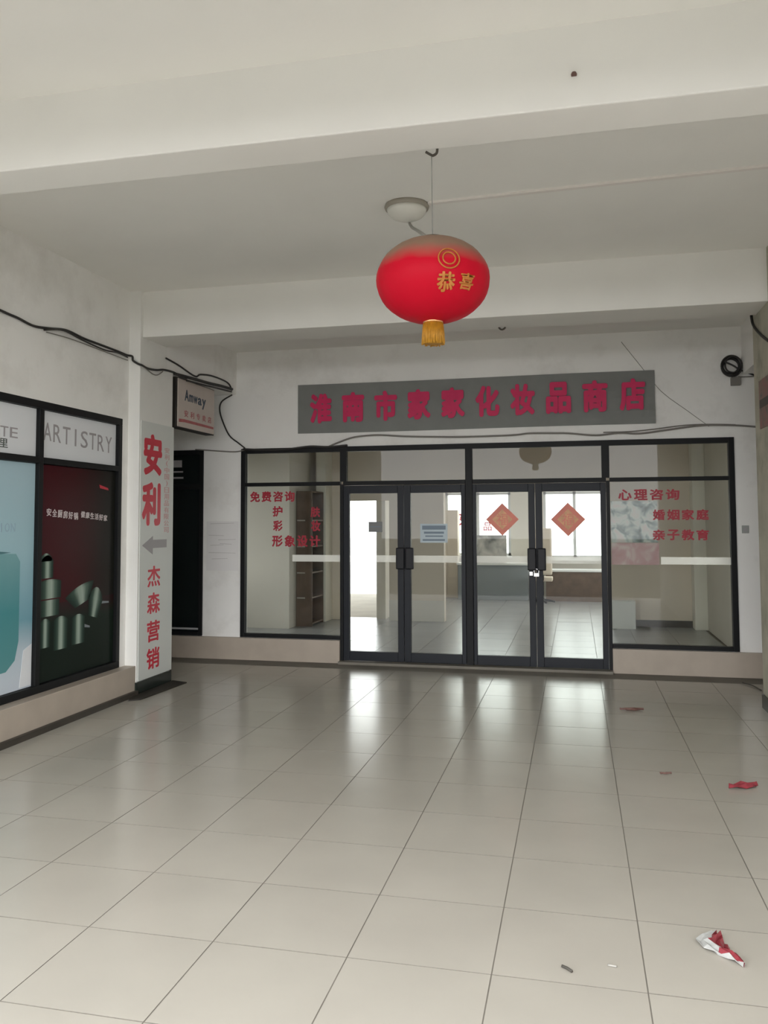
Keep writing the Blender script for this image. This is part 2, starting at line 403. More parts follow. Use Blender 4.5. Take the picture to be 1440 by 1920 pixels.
tag(box('trim_1', -4.3, 1.85, 3.70, 3.9715, 3.4135, CEIL+.01, M['beam'], bevel=.008), kind=S)      # near cross beam
tag(box('trim_2', -4.2, 1.75, 7.195, 7.67, 3.351, CEIL+.01, M['beam'], bevel=.008), kind=S)        # far cross beam
tag(box('trim_3', -6.2, 4.1, 8.78, D+.06, 3.607, CEIL+.01, M['ceiling']), kind=S)                   # beam along the back wall
tag(prism('trim_4', [(-4.15, 7.66), (-3.985, 7.66), (-3.90, D+.06), (-4.15, D+.06)], 'z', 3.10, CEIL+.01, M['wall']), kind=S)                    # side beam, left
tag(box('trim_5', 1.70, 1.92, 7.66, D+.06, 3.10, CEIL+.01, M['wall']), kind=S)                      # side beam, right
tag(box('trim_6', -4.3, 1.85, .68, .95, 3.4135, CEIL+.01, M['beam']), kind=S)                   # beam over the open front

tag(boxes('wall_back', [(-6.2, 4.1, D+.02, D+.22, 2.452, CEIL), (-4.312, -3.832, D+.02, D+.22, 0, 2.452),
                        (1.602, 4.1, D+.02, D+.22, 0, 2.452), (-3.832, -2.62, D+.02, D+.22, 0, .256), (.353, 1.602, D+.02, D+.22, 0, .256),
                        (-6.2, -4.312, D+.02, D+.22, 0, .256)], M['wall']), kind=S)
tag(boxes('baseboard_back', [(-6.2, -2.62, D-.03, D+.02, 0, .252), (.353, 4.1, D-.03, D+.02, 0, .252)], M['dwarf']), kind=S)
WL = -4.10
tag(boxes('wall_left', [(WL-.24, WL, .8, 7.16, 2.557, CEIL), (WL-.24, WL, 7.042, 7.16, 0, 2.557), (WL-.24, WL, .8, 3.43, 0, 2.557),
                        (WL-.24, WL, 3.43, 7.042, 0, .262)], M['wall']), kind=S)
tag(box('trim_7', WL-.02, -3.99, .8, 7.15, 0, .268, M['dwarf'], bevel=.006), kind=S)              # dado ledge under the left windows
tag(box('baseboard_left', -3.99, -3.955, .8, 7.14, 0, .045, M['toe']), kind=S)
tag(boxes('wall_right', [(1.62, 1.86, .8, 7.16, 0, CEIL)], M['wall']), kind=S)
tag(boxes('wall_passage', [(-6.4, -6.2, 7.0, D+.2, 0, CEIL), (-6.2, -4.34, 7.0, 7.16, 0, CEIL)], M['wall']), kind=S)
tag(boxes('wall_passage', [(4.1, 4.3, 7.0, D+.2, 0, CEIL), (1.86, 4.1, 7.0, 7.16, 0, CEIL)], M['wall']), kind=S)
cl = thing('column_left', (-4.1, 7.48, 0), kind=S)
box('shaft', -4.24, -3.984, 7.148, 7.812, .115, CEIL+.005, M['column'], cl, bevel=.007)
box('plinth', -4.24, -3.972, 7.136, 7.822, 0, .115, M['marble'], cl)
cr_ = thing('column_right', (1.62, 7.48, 0), kind=S)
box('shaft', 1.53, 1.76, 7.148, 7.812, .115, CEIL+.005, M['column_dirty'], cr_, bevel=.007)
box('plinth', 1.520, 1.76, 7.136, 7.822, 0, .115, M['marble'], cr_)

# ------------------------------------------------------------------ shop front (window_3), doors, dark window (window_2)
FY0, FY1 = D, D+.075
def fr(parent, name, x0, x1, z0, z1, m=None, y0=FY0, y1=FY1):
    return box(name, x0, x1, y0, y1, z0, z1, m or M['frame'], parent, bevel=.004)
sf = thing('window_3', (-1.1, D, .256), kind=S)
Z0, Z1, ZT, ZTOP = .256, .30, 2.0, 2.452
for x0, x1, z0, z1 in ((-3.832, -3.778, Z0, ZTOP), (1.545, 1.602, Z0, ZTOP), (-2.622, -2.585, .0, 2.018), (-2.622, -2.548, 2.05, 2.40),
                       (-1.185, -1.108, 0.02, 2.40), (.318, .355, 0, 2.018), (.275, .355, 2.05, 2.40)):
    fr(sf, 'frame_post', x0, x1, z0, z1)
for x0, x1, z0, z1 in ((-3.778, 1.545, 2.395, ZTOP), (-3.778, -2.622, 2.008, 2.05), (-2.585, -1.185, 2.005, 2.052), (-1.108, .318, 2.005, 2.052),
                       (.355, 1.545, 2.008, 2.05), (-3.778, -2.622, Z0, Z1), (.355, 1.545, Z0, Z1)):
    fr(sf, 'frame_rail', x0, x1, z0, z1)
PY0, PY1 = D+.030, D+.036
def pane(parent, x0, x1, z0, z1, m=None):
    return box('pane', x0, x1, PY0, PY1, z0, z1, m or M['glass'], parent)
for x0, x1 in ((-3.778, -2.622), (-2.548, -1.185), (-1.108, .275), (.355, 1.545)):
    pane(sf, x0, x1, 2.05, 2.395)
paneL = pane(sf, -3.778, -2.622, Z1, 2.008)
paneR = pane(sf, .355, 1.545, Z1, 2.008)
def strip(parent, x0, x1): box('safety_strip', x0, x1, PY0-.0012, PY0-.0004, 1.135, 1.212, M['film'], parent)
strip(paneL, -3.2, -2.622); strip(paneR, .86, 1.545)
LY = PY0-.0006
def row(parent, text, x0, x1, z0, z1, slant=0.0):
    n = len(text); w = (x1-x0)/n
    for k, ch in enumerate(text):
        letter('red_character', ch, (x0+(k+.5)*w, LY, (z0+z1)/2+slant*(k-(n-1)/2)), w*.86, (z1-z0)*.95, 'front', M['red_window'], parent, bold=.035, t=.002)
row(paneL, '免费咨询', -3.735, -3.165, 1.822, 1.952)
row(paneL, '护', -3.455, -3.312, 1.65, 1.78); row(paneL, '肤', -2.99, -2.855, 1.642, 1.768)
row(paneL, '彩', -3.447, -3.312, 1.482, 1.612); row(paneL, '妆', -2.985, -2.852, 1.478, 1.612)
row(paneL, '形象设计', -3.46, -2.852, 1.30, 1.44)
row(paneR, '心理咨询', .43, 1.07, 1.805, 1.927); row(paneR, '婚姻家庭', .777, 1.353, 1.594, 1.712); row(paneR, '亲子教育', .772, 1.35, 1.384, 1.502)

def door(n, x0, x1, s0, s1, hx):
    """glazed door leaf n from x0 to x1 with stiles s0 / s1 wide and its pull at hx"""
    d = thing('door_%d' % n, ((x0+x1)/2, D, .03), kind=S)
    g = .003
    fr(d, 'stile', x0+g, x0+s0, .033, 2.0, M['door_frame'], D+.004, D+.06); fr(d, 'stile', x1-s1, x1-g, .033, 2.0, M['door_frame'], D+.004, D+.06)
    fr(d, 'rail', x0+s0, x1-s1, 1.912, 2.0, M['door_frame'], D+.004, D+.06); fr(d, 'rail', x0+s0, x1-s1, .033, .135, M['door_frame'], D+.004, D+.06)
    p = box('pane', x0+s0, x1-s1, PY0, PY1, .135, 1.912, M['glass'], d)
    strip(p, x0+s0, x1-s1)
    h = box('handle', hx-.046, hx+.046, D-.045, D+.002, 1.06, 1.30, M['handle'], d, bevel=.012)
    box('handle_mount', hx-.02, hx+.02, D-.002, D+.006, 1.07, 1.29, M['handle'], h)
    return d
door(1, -2.585, -1.880, .072, .072, -1.918)
door(2, -1.880, -1.185, .076, .05, -1.812)
door(3, -1.108, -.430, .04, .072, -.470)
door(4, -.430, .318, .076, .062, -.366)
tag(box('trim_8', -2.62, .353, D-.10, D+.10, -.002, .028, M['threshold'], bevel=.004), kind=S)          # threshold
dk = thing('window_2', (-5.0, D, .256), kind=S)
fr(dk, 'frame_post', -4.36, -4.312, .256, 2.452); fr(dk, 'frame_post', -6.2, -6.15, .256, 2.452)
fr(dk, 'frame_rail', -6.15, -4.36, 2.40, 2.452); fr(dk, 'frame_rail', -6.15, -4.36, 1.985, 2.045); fr(dk, 'frame_rail', -6.15, -4.36, .256, .30)
box('pane', -6.15, -4.36, PY0, PY1, .30, 1.985, M['dark_glass'], dk); dp = box('pane', -6.15, -4.36, PY0, PY1, 2.045, 2.40, M['dark_glass'], dk)
box('glazing_strip', -6.15, -4.36, D+.012, PY0, .325, .345, M['alu'], dk)
for x0, x1, z0, z1 in ((-4.74, -4.60, 2.25, 2.335), (-4.74, -4.585, 2.185, 2.205), (-4.74, -4.58, 2.112, 2.135)):
    box('pale_bar', x0, x1, PY0-.003, PY0, z0, z1, M['arrow'], dp)  # pale grey bars on the dark upper pane

# ------------------------------------------------------------------ left wall windows (window_1) and their posters
w1 = thing('window_1', (WL, 5.2, .268), kind=S)
def lf(name, y0, y1, z0, z1): return box(name, WL-.09, WL+.004, y0, y1, z0, z1, M['frame'], w1, bevel=.004)
lf('frame_rail', 3.43, 7.042, 2.495, 2.557); lf('frame_rail', 3.43, 7.042, .268, .328)
lf('frame_post', 6.985, 7.042, .328, 2.495); lf('frame_post', 3.43, 3.48, .328, 2.495)
BAYS = ((5.862, 6.985), (4.66, 5.808), (3.48, 4.606))
for y0 in (5.808, 4.606): lf('mullion', y0, y0+.054, .328, 2.495)
for a, b in BAYS:
    lf('transom_rail', a, b, 2.062, 2.112)
    box('pane', WL-.045, WL-.039, a, b, .328, 2.062, M['window_glass'], w1); box('pane', WL-.045, WL-.039, a, b, 2.112, 2.495, M['window_glass'], w1)
tag(box('light_stop_panel', WL-.30, WL-.26, 3.3, 7.1, .2, 2.6, M['toe']), kind=S)  # unseen dark panel added behind the windows to stop light leaking through
PX0, PX1 = WL-.0386, WL-.030                                  # posters are stuck on the face of the glass
def print_poly(name, pts, m, parent, x=PX1, t=.0015): return prism(name, pts, 'x', x, x+t, m, parent)
# upper sheet with grey Latin lettering
t = thing('sign_sheet', (PX1, 6.42, 2.112), 'white sheet lettered ARTISTRY in thin grey capitals in the upper left window', 'sign')
box('sheet', PX0, PX1, 5.866, 6.981, 2.115, 2.492, M['sheet_white'], t)
for k, ch in enumerate('ARTISTRY'):
    letter('grey_character', ch, (PX1, 5.95+k*.130, 2.326-.004*k), .105 if ch != 'I' else .022, .145, 'right', M['grey_print'], t, bold=-.012, t=.002)
t = thing('sign_sheet', (PX1, 5.23, 2.112), 'white sheet with two lines of green-grey lettering, cut by the left picture edge', 'sign')
box('sheet', PX0, PX1, 4.664, 5.804, 2.115, 2.492, M['sheet_white'], t)
for k, ch in enumerate('UTE'):
    letter('grey_character', ch, (PX1, 5.315+k*.11, 2.275), .09, .078, 'right', M['dark_print'] if k < 0 else M['grey_print'], t, bold=-.004, t=.002)
letter('dark_character', '里', (PX1, 5.42, 2.188), .095, .068, 'right', M['dark_print'], t, bold=.01, t=.002)
tag(box('sign_sheet', PX0, PX1, 3.484, 4.602, 2.115, 2.492, M['sheet_white']), 'plain white sheet in the upper window nearest the open front, left of the lettered ones', 'sign')
# cookware poster
t = thing('poster', (PX1, 6.42, .33), 'dark red and black poster of stacked steel cookware behind the lower left window', 'poster')
box('red_ground', PX0, PX1, 5.866, 6.981, .94, 2.058, M['red_poster'], t)
box('black_ground', PX0, PX1, 5.866, 6.981, .332, .94, M['black_print'], t)
for k in range(6): letter('white_character', '安全厨房好锅'[k], (PX1, 5.99+k*.075, 1.679-.006*k), .062, .062, 'right', M['pale_print'], t, bold=.02, t=.002)
for k in range(6): letter('white_character', '健康生活好家'[k], (PX1, 6.47+k*.071, 1.664-.006*k), .060, .055, 'right', M['pale_print'], t, bold=.02, t=.002)
print_poly('red_mark', [(6.72, 1.93), (6.86, 1.905), (6.87, 1.885), (6.73, 1.90)], M['red'], t)
STEEL = [(.010, .022, .016), (.018, .04, .03), (.05, .085, .065), (.28, .35, .29), (.34, .41, .35), (.10, .15, .12), (.025, .05, .038), (.010, .022, .016)]
def pot(name, y0, y1, z0, z1, lid=.0, tilt=0.0, x=PX1, parent=None, round_bottom=0.0):
    cols = []; V = []; F = []; n = len(STEEL); rows = [0, .25, 1]
    for r_ in rows:
        for k in range(n):
            u = k/(n-1); sh = round_bottom*(1-r_)*.5
            yy = y0+(y1-y0)*(sh+u*(1-2*sh)); zz = z0+(z1-z0)*r_
            V.append([x+.002, yy, zz]); cols.append(STEEL[k])
    for r_ in range(2):
        for k in range(n-1): F.append((r_*n+k, r_*n+k+1, (r_+1)*n+k+1, (r_+1)*n+k))
    if lid:
        b = len(V)
        for k in range(n):
            u = k/(n-1); V.append([x+.002, y0+(y1-y0)*(.08+.84*u), z1+lid*math.sin(math.pi*(.12+.76*u))]); cols.append([c*.9 for c in STEEL[k]])
        for k in range(n-1): F.append((2*n+k, 2*n+k+1, b+k+1, b+k))
    cy = (y0+y1)/2; cz = (z0+z1)/2; c, s = math.cos(tilt), math.sin(tilt)
    for v in V: v[1], v[2] = cy+(v[1]-cy)*c-(v[2]-cz)*s, cz+(v[1]-cy)*s+(v[2]-cz)*c
    return link_mesh(name, V, F, M['print'], parent, cols=cols)
pot('printed_pot', 5.90, 6.06, 1.15, 1.285, .05, parent=t); pot('printed_pot', 5.885, 6.04, 1.285, 1.31, .04, parent=t)
pot('printed_pot', 5.87, 6.17, .985, 1.12, .02, parent=t); pot('printed_pot', 5.88, 6.15, .845, .975, 0, parent=t)
pot('printed_pot', 5.90, 6.03, .60, .80, .03, parent=t); pot('printed_pot', 6.08, 6.27, .56, .80, .03, parent=t)
pot('printed_pot', 6.33, 6.52, .57, .79, .03, parent=t)
pot('printed_pan', 6.24, 6.68, .90, 1.03, .03, tilt=.28, parent=t, round_bottom=.5); pot('printed_pan', 6.55, 6.78, .77, .93, .10, tilt=-.25, parent=t, round_bottom=.4)
prism('printed_handle', [(6.74, .90), (6.90, .885), (6.90, .87), (6.74, .875)], 'x', PX1, PX1+.0018, M['counter'], t)
prism('printed_handle', [(6.50, .73), (6.60, .70), (6.60, .685), (6.50, .70)], 'x', PX1, PX1+.0018, M['counter'], t)
# blue poster
t = thing('poster', (PX1, 5.23, .33), 'pale blue poster with a teal carton printed on it at the left picture edge', 'poster')
box('blue_ground', PX0, PX1, 4.664, 5.804, .332, 2.058, M['blue_poster'], t)
prism('printed_carton', [(4.82, .47), (5.50, .49), (5.60, .56), (5.64, .70), (5.64, 1.30), (5.59, 1.36), (4.82, 1.39)], 'x', PX1, PX1+.0015, M['teal_print'], t)
prism('carton_edge', [(4.82, 1.388), (5.38, 1.385), (5.53, 1.372), (5.38, 1.362), (4.82, 1.362)], 'x', PX1+.0015, PX1+.003, M['teal_edge'], t)
print_poly('white_corner', [(5.66, .345), (5.80, .345), (5.80, .66), (5.70, .62)], M['sheet_white'], t)
for k, ch in enumerate('NUTRITION'): letter('blue_character', ch, (PX1, 5.02+k*.066, 1.56), .05 if ch != 'I' else .015, .065, 'right', M['lilac_print'], t, bold=0, t=.002)
tag(box('poster', PX0, PX1, 3.484, 4.602, .332, 2.058, M['sheet_white']), 'plain white poster in the lower window nearest the open front, left of the blue poster', 'poster')

# ------------------------------------------------------------------ column sign
CX = -3.984
t = thing('column_sign', (CX, 7.50, .12), 'tall narrow white sign with red characters and a grey arrow on the left column', 'sign')
box('panel', CX, CX+.006, 7.175, 7.832, .122, 2.556, M['board_white'], t)
cx1 = CX+.006
letter('red_character', '安', (cx1, 7.405, 2.245), .36, .40, 'right', M['red'], t, bold=.045, t=.002)
letter('red_character', '利', (cx1, 7.385, 1.770), .36, .42, 'right', M['red'], t, bold=.045, t=.002)
for k, ch in enumerate('杰森营销'): letter('red_character', ch, (cx1, 7.452, (1.074, .818, .551, .292)[k]), .25, .20, 'right', M['red'], t, bold=.02, t=.002)
for k, ch in enumerate('安利(中国)日用品有限公司'):
    letter('pink_character', ch, (cx1, 7.69, 2.31-k*.066), .10 if ch not in '()' else .04, .056, 'right', M['faded_pink'], t, bold=.01, t=.002)
prism('arrow', [(7.215, 1.375), (7.42, 1.462), (7.42, 1.425), (7.70, 1.425), (7.70, 1.345), (7.42, 1.345), (7.42, 1.285)], 'x', cx1, cx1+.002, M['arrow'], t)

# ------------------------------------------------------------------ shop sign banner
def banner():
    t = thing('shop_banner', (-1.15, D, 2.615), 'long grey banner with ten magenta characters above the shop doors', 'banner')
    nx, nz = 60, 8; V = []; F = []; x0, x1, z0, z1 = -3.13, .835, 2.615, 3.182
    for j in range(nz+1):
        for i in range(nx+1):
            u, v = i/nx, j/nz
            wr = max(0, u-.72)/.28*(1-v)
            y = D+.008-.004*math.sin(u*9)-.012*wr*(1+math.sin(38*u+9*v))
            V.append((x0+(x1-x0)*u, y, z0+(z1-z0)*v-.004*math.sin(u*6)))
    for j in range(nz):
        for i in range(nx): a = j*(nx+1)+i; F.append((a, a+1, a+nx+2, a+nx+1))
    n = len(V); V += [(p[0], D+.018, p[2]) for p in V]; F += [tuple(q+n for q in reversed(f)) for f in F]
    edge = list(range(nx+1))+[(j+1)*(nx+1)-1 for j in range(1, nz+1)]+[nz*(nx+1)+i for i in range(nx-1, -1, -1)]+[j*(nx+1) for j in range(nz-1, 0, -1)]
    F += [(edge[k], edge[k-1], edge[k-1]+n, edge[k]+n) for k in range(len(edge))]
    link_mesh('cloth', V, F, M['banner'], t, smooth=False)
    for k, ch in enumerate('淮南市家家化妆品商店'):
        letter('magenta_character', ch, (-2.848+k*.3835, D-.021 if k > 6 else D-.003, 2.897+.0035*k), .265, .345, 'front', M['pink'], t, bold=.05, t=.004)
banner()

# ------------------------------------------------------------------ hanging light-box sign at the left
t = thing('lightbox_sign', (-4.05, 8.37, 3.10), 'faded white box sign with a navy word, hung under the left side beam', 'sign')
box('case', -4.10, -3.995, 7.905, 8.845, 2.575, 3.095, M['lightbox_side'], t, bevel=.006)
f_ = box('face', -3.995, -3.985, 7.935, 8.825, 2.585, 3.085, M['lightbox_face'], t)
for k, ch in enumerate('Amway'): letter('navy_character', ch, (-3.985, 8.13+k*.105, (2.93, 2.912, 2.91, 2.907, 2.888)[k]), .095, (.12, .08, .08, .08, .115)[k], 'right', M['navy'], f_, bold=.03, t=.002)
for k, ch in enumerate('安利专卖店'): letter('red_character', ch, (-3.985, 8.12+k*.145, 2.735), .09, .07, 'right', M['faded_red'], f_, bold=.01, t=.002)
prism('red_bar', [(7.955, 2.665), (8.08, 2.672), (8.80, 2.665), (8.80, 2.64), (8.08, 2.640), (7.955, 2.63)], 'x', -3.985, -3.983, M['faded_red'], f_)

# ------------------------------------------------------------------ poster and scraps on the right column
t = thing('column_poster', (1.53, 7.37, 2.35), 'brown and red poster pasted on the right column at the picture edge', 'poster')
box('sheet', 1.524, 1.53, 7.155, 7.60, 2.36, 2.765, M['brown_poster'], t)
box('dark_band', 1.5225, 1.524, 7.155, 7.58, 2.53, 2.60, M['toe'], t)

# ------------------------------------------------------------------ red lantern with hook, string, cord
LX, LYY = -.660, 3.99
def lantern():
    t = thing('red_lantern', (LX, LYY, 2.455), 'dusty red silk lantern with gold print and short gold tassel under the near beam', 'lantern')
    zc, a, b = 2.767, .277, .206; seg = 72; prof = []
    for k in range(21):
        th = math.pi*(k/20-.5)*.955
        prof.append((a*math.cos(th)**.92, zc+b*math.sin(th)))
    body = lathe('lantern_body', LX, LYY, prof, M['lantern'], t, seg=seg, scallop=.012, ribs=24)
    lathe('top_cap', LX, LYY, [(.058, 2.972), (.055, 2.980), (.02, 2.986)], M['hook'], t, seg=24)
    def on(az, z, lift):                                    # point on the silk: azimuth from the camera side, height
        s = max(-1, min(1, (z-zc)/b)); r = a*math.cos(math.asin(s))**.92+lift
        an = -math.pi/2+az; return (LX+r*math.cos(an), LYY+r*math.sin(an), z)
    def gold(ch, az0, z0, w, h, bold=.03):
        V, F = glyph(ch, bold); out = [on(az0+x*w/a, z0+y*h, .0005+zz*.003) for x, y, zz in V]
        link_mesh('gold_character', out, F, M['gold'], body)
    gold('恭', .40, 2.690, .092, .084, .03); gold('喜', .80, 2.700, .085, .07, .02)
    # ring emblem above the characters
    for R0 in (.050, .030):
        pts = [Vector(on(.44+.16*0+math.cos(q*math.pi/12)*R0/a, 2.795+math.sin(q*math.pi/12)*R0*.95, .002)) for q in range(24)]
        V, F = tubedata(pts, .0035, 6, 0, True); link_mesh('gold_emblem', V, F, M['gold'], body)
    lathe('bottom_ring', LX, LYY, [(.030, 2.553), (.046, 2.556), (.050, 2.563), (.046, 2.572), (.030, 2.574)], M['gold_metal'], t, seg=28)
    ts = lathe('tassel', LX, LYY, [(.040, 2.458), (.046, 2.47), (.046, 2.53), (.044, 2.556), (.03, 2.562)], M['gold_fringe'], t, seg=28)
    V, F = [], []
    for k in range(44):                                     # hanging threads of the fringe
        an = 2*math.pi*k/44; r = .050+random.uniform(-.003, .003); e = random.uniform(-.004, .004)
        p = [Vector((LX+.046*math.cos(an), LYY+.046*math.sin(an), 2.556)), Vector((LX+r*math.cos(an), LYY+r*math.sin(an), 2.50)), Vector((LX+(r+.002)*math.cos(an+e*8), LYY+(r+.002)*math.sin(an+e*8), 2.455+e))]
        v, f = tubedata(p, .0038, 5, len(V)); V += v; F += f
    o = link_mesh('fringe', V, F, M['gold_fringe'], ts, smooth=True); o['kind'] = 'stuff'
    tube('string', [(LX, LYY, 2.984), (LX-.001, LYY, 3.20), (LX-.002, LYY, 3.40)], .0022, M['thread'], t, seg=6)
lantern()
tag(tube('ceiling_hook', [(LX-.03, 3.985, 3.412), (LX-.004, 3.99, 3.396), (LX+.006, 3.99, 3.392), (LX+.024, 3.985, 3.40), (LX+.030, 3.97, 3.415)], .0065, M['hook'], n=4),
    'small bent iron hook on the near beam holding the lantern string', 'hook')
tag(tube('ceiling_hook', [(-.655, 7.60, 3.354), (-.64, 7.60, 3.335), (-.62, 7.60, 3.330), (-.60, 7.60, 3.342), (-.598, 7.60, 3.354)], .008, M['hook'], n=4),
    'small dark hook under the far beam, right of the lantern tassel', 'hook')
tag(lathe('nail_head', .024, 3.695, [(.012, 3.553), (.013, 3.561), (.010, 3.569)], M['paper_brown'], seg=10), 'tiny rusty nail head on the face of the near beam', 'nail')

t = thing('ceiling_light', (-1.109, 5.62, CEIL), 'shallow white plastic dome on the ceiling beside the lantern string', 'ceiling light')
lathe('rim', -1.109, 5.62, [(.150, 3.789), (.156, 3.775), (.150, 3.76), (.135, 3.757)], M['dome_rim'], t, seg=40)
lathe('dome', -1.109, 5.62, [(.140, 3.762), (.132, 3.735), (.108, 3.708), (.07, 3.69), (.025, 3.682)], M['dome'], t, seg=40)
tag(tube('power_cord', [(-1.105, 5.70, 3.686), (-1.035, 5.43, 3.56), (-.90, 4.92, 3.35), (-.77, 4.42, 3.14), (-.70, 4.13, 3.02), (-.672, 4.02, 2.992)], .010, M['cord']),
    'grey flex cord slanting from the ceiling dome down to the lantern top', 'cord')
def bar(name, a, b, w, h, m, label, cat):
    a, b = Vector(a), Vector(b); t_ = (b-a).normalized(); s = Vector((-t_.y, t_.x, 0))*w/2; d = Vector((0, 0, -h))
    V = [a+s, a-s, b-s, b+s, a+s+d, a-s+d, b-s+d, b+s+d]
    o = link_mesh(name, V, [(0, 3, 2, 1), (4, 5, 6, 7), (0, 1, 5, 4), (1, 2, 6, 5), (2, 3, 7, 6), (3, 0, 4, 7)], m); fixn(o); return tag(o, label, cat)
bar('cable_trunking', (-.955, 5.600, CEIL), (1.62, 5.475, CEIL), .034, .016, M['conduit'], 'white plastic cable trunking running right across the ceiling from the dome', 'trunking')

# ------------------------------------------------------------------ cables
def cable(pts, r, label, m='cable', n=6): return tag(tube('cable', pts, r, M[m], n=n), label, 'cable', 'loose cables along the walls')
wx = WL+.012
cable([(wx, 4.6, 3.20), (wx, 5.31, 3.151), (wx, 5.49, 3.143), (wx, 5.685, 3.125), (wx, 5.89, 3.15), (wx, 6.12, 3.186), (wx, 6.37, 3.172), (wx, 6.62, 3.171), (wx, 6.89, 3.170), (wx, 7.08, 3.165),
       (wx+.03, 7.128, 3.16), (-4.05, 7.132, 3.12), (-3.99, 7.128, 3.083), (-3.966, 7.15, 3.075), (-3.968, 7.27, 3.064), (-3.968, 7.43, 3.078), (-3.968, 7.59, 3.108), (-3.968, 7.80, 3.118), (-3.962, 7.90, 3.100), (-3.952, 8.05, 3.088)], .0105,
      'thick black cable sagging along the left wall and around the column')
cable([(wx+.014, 5.80, 3.118), (wx+.016, 6.05, 3.17), (wx+.014, 6.336, 3.148), (wx+.014, 6.668, 3.132), (wx+.014, 6.89, 3.150), (wx+.016, 7.07, 3.140)], .007,
      'thinner black cable looped just under the thick one on the left wall')
cable([(wx, 5.85, 3.112), (wx, 6.18, 3.128), (wx, 6.58, 3.124), (wx, 7.10, 3.118)], .004, 'thin grey wire lowest of the wires on the left wall', 'cable_grey')
cable([(-3.968, 7.24, 3.055), (-3.968, 7.36, 3.028), (-3.968, 7.46, 3.035), (-3.968, 7.56, 3.085)], .005, 'small slack loop of thin wire on the left column', 'cable_grey')
cable([(-3.974, 7.64, 3.235), (-3.961, 7.887, 3.207), (-3.944, 8.228, 3.152), (-3.937, 8.36, 3.19), (-3.924, 8.607, 3.218), (-3.909, 8.9, 3.215), (-3.901, 9.05, 3.19), (-3.898, 9.12, 3.13)], .009,
      'black cable arching on the left side beam above the box sign')
cable([(-3.963, 7.80, 3.105), (-3.942, 8.20, 3.118), (-3.924, 8.55, 3.125), (-3.909, 8.85, 3.14), (-3.895, 9.12, 3.145)], .016, 'thick dark cable bundle lying along the top of the box sign', 'cable')
cable([(-3.948, 8.05, 3.075), (-3.930, 8.40, 3.085), (-3.912, 8.75, 3.098), (-3.894, 9.10, 3.11)], .010, 'dark cable at the lower edge of the left side beam')
wy = D-.004
cable([(-3.93, 9.20, 3.09), (-4.08, wy, 3.02), (-4.10, wy, 2.90), (-4.035, wy, 2.718), (-3.967, wy, 2.602), (-3.865, wy, 2.524), (-3.778, D-.006, 2.458)], .0085, 'black cable dropping from the box sign to the corner of the shop front')
cable([(-4.41, D-.008, 2.458), (-4.27, D-.006, 2.447), (-4.10, wy, 2.432), (-3.90, D-.004, 2.420), (-3.77, D-.008, 2.44)], .007, 'grey wire between the dark window and the shop front top', 'cable_grey')
cable([(-3.80, D-.012, 2.446), (-3.50, D-.012, 2.430), (-3.24, D-.012, 2.434), (-2.98, D-.012, 2.458), (-2.754, D-.012, 2.448), (-2.53, D-.012, 2.462)], .013, 'thick black cable resting on the top left of the shop front frame')
cable([(-2.773, wy, 2.446), (-2.658, wy, 2.492), (-2.469, wy, 2.551), (-2.281, wy, 2.57), (-2.126, wy, 2.570), (-1.849, wy, 2.548), (-1.426, wy, 2.531), (-1.13, wy, 2.525), (-.663, wy, 2.530),
       (-.48, wy, 2.545), (-.208, wy, 2.540), (-.056, wy, 2.534), (.221, wy, 2.505), (.457, wy, 2.523), (.673, wy, 2.512), (.941, wy, 2.542), (1.295, wy, 2.58), (1.605, wy, 2.572), (1.90, wy, 2.54)], .0095,
      'long grey cable waving along the wall just below the banner', 'cable_grey')
cable([(.30, wy+.004, 2.535), (.55, wy+.004, 2.535), (.80, wy+.004, 2.553), (1.10, wy+.004, 2.585), (1.35, wy+.004, 2.59), (1.62, wy+.004, 2.578)], .006, 'second grey wire above the long one at the right wall', 'cable_grey')
cable([(.504, D+.0155, 3.505), (.70, D+.0155, 3.231), (.899, D+.0155, 2.956), (1.16, D+.0155, 2.738), (1.365, D+.0155, 2.57)], .0028, 'thin thread slanting down the wall behind the banner end', 'cable_grey', n=3)
# coiled cable on the right wall
t = thing('cable_coil', (1.595, D+.02, 3.08), 'coil of black cable hung on the wall right of the banner', 'cable')
for k in range(6):
    cx, cz, R = 1.594+random.uniform(-.012, .012), 3.185+random.uniform(-.014, .014), .088+random.uniform(-.012, .014)
    pts = [Vector((cx+R*math.cos(q*math.pi/14), D+.006-.012*k-.004*math.sin(q), cz+R*1.08*math.sin(q*math.pi/14))) for q in range(28)]
    V, F = tubedata(pts, .0085, 7, 0, True); link_mesh('loop', V, F, M['cable'], t, smooth=True)
tube('tie', [(1.52, D-.075, 3.225), (1.595, D-.08, 3.185), (1.66, D-.075, 3.135)], .009, M['cable'], t)
box('cable_end', 1.585, 1.68, D-.03, D+.02, 2.985, 3.07, M['cable_grey'], t, bevel=.006)
cable([(1.66, D-.03, 3.15), (1.734, D-.02, 3.116), (1.86, wy, 3.072), (1.99, wy, 3.065)], .009, 'black cable running right from the coil on the wall')
cable([(1.66, D-.0, 3.075), (1.76, wy, 3.072), (1.98, wy, 3.078)], .006, 'thin grey wire running right under the coil', 'cable_grey')
cable([(1.518, 7.806, 3.64), (1.516, 7.806, 3.50), (1.518, 7.79, 3.386), (1.518, 7.716, 3.274), (1.518, 7.43, 3.128), (1.518, 7.16, 3.02)], .011, 'black cable coming down the right column edge')

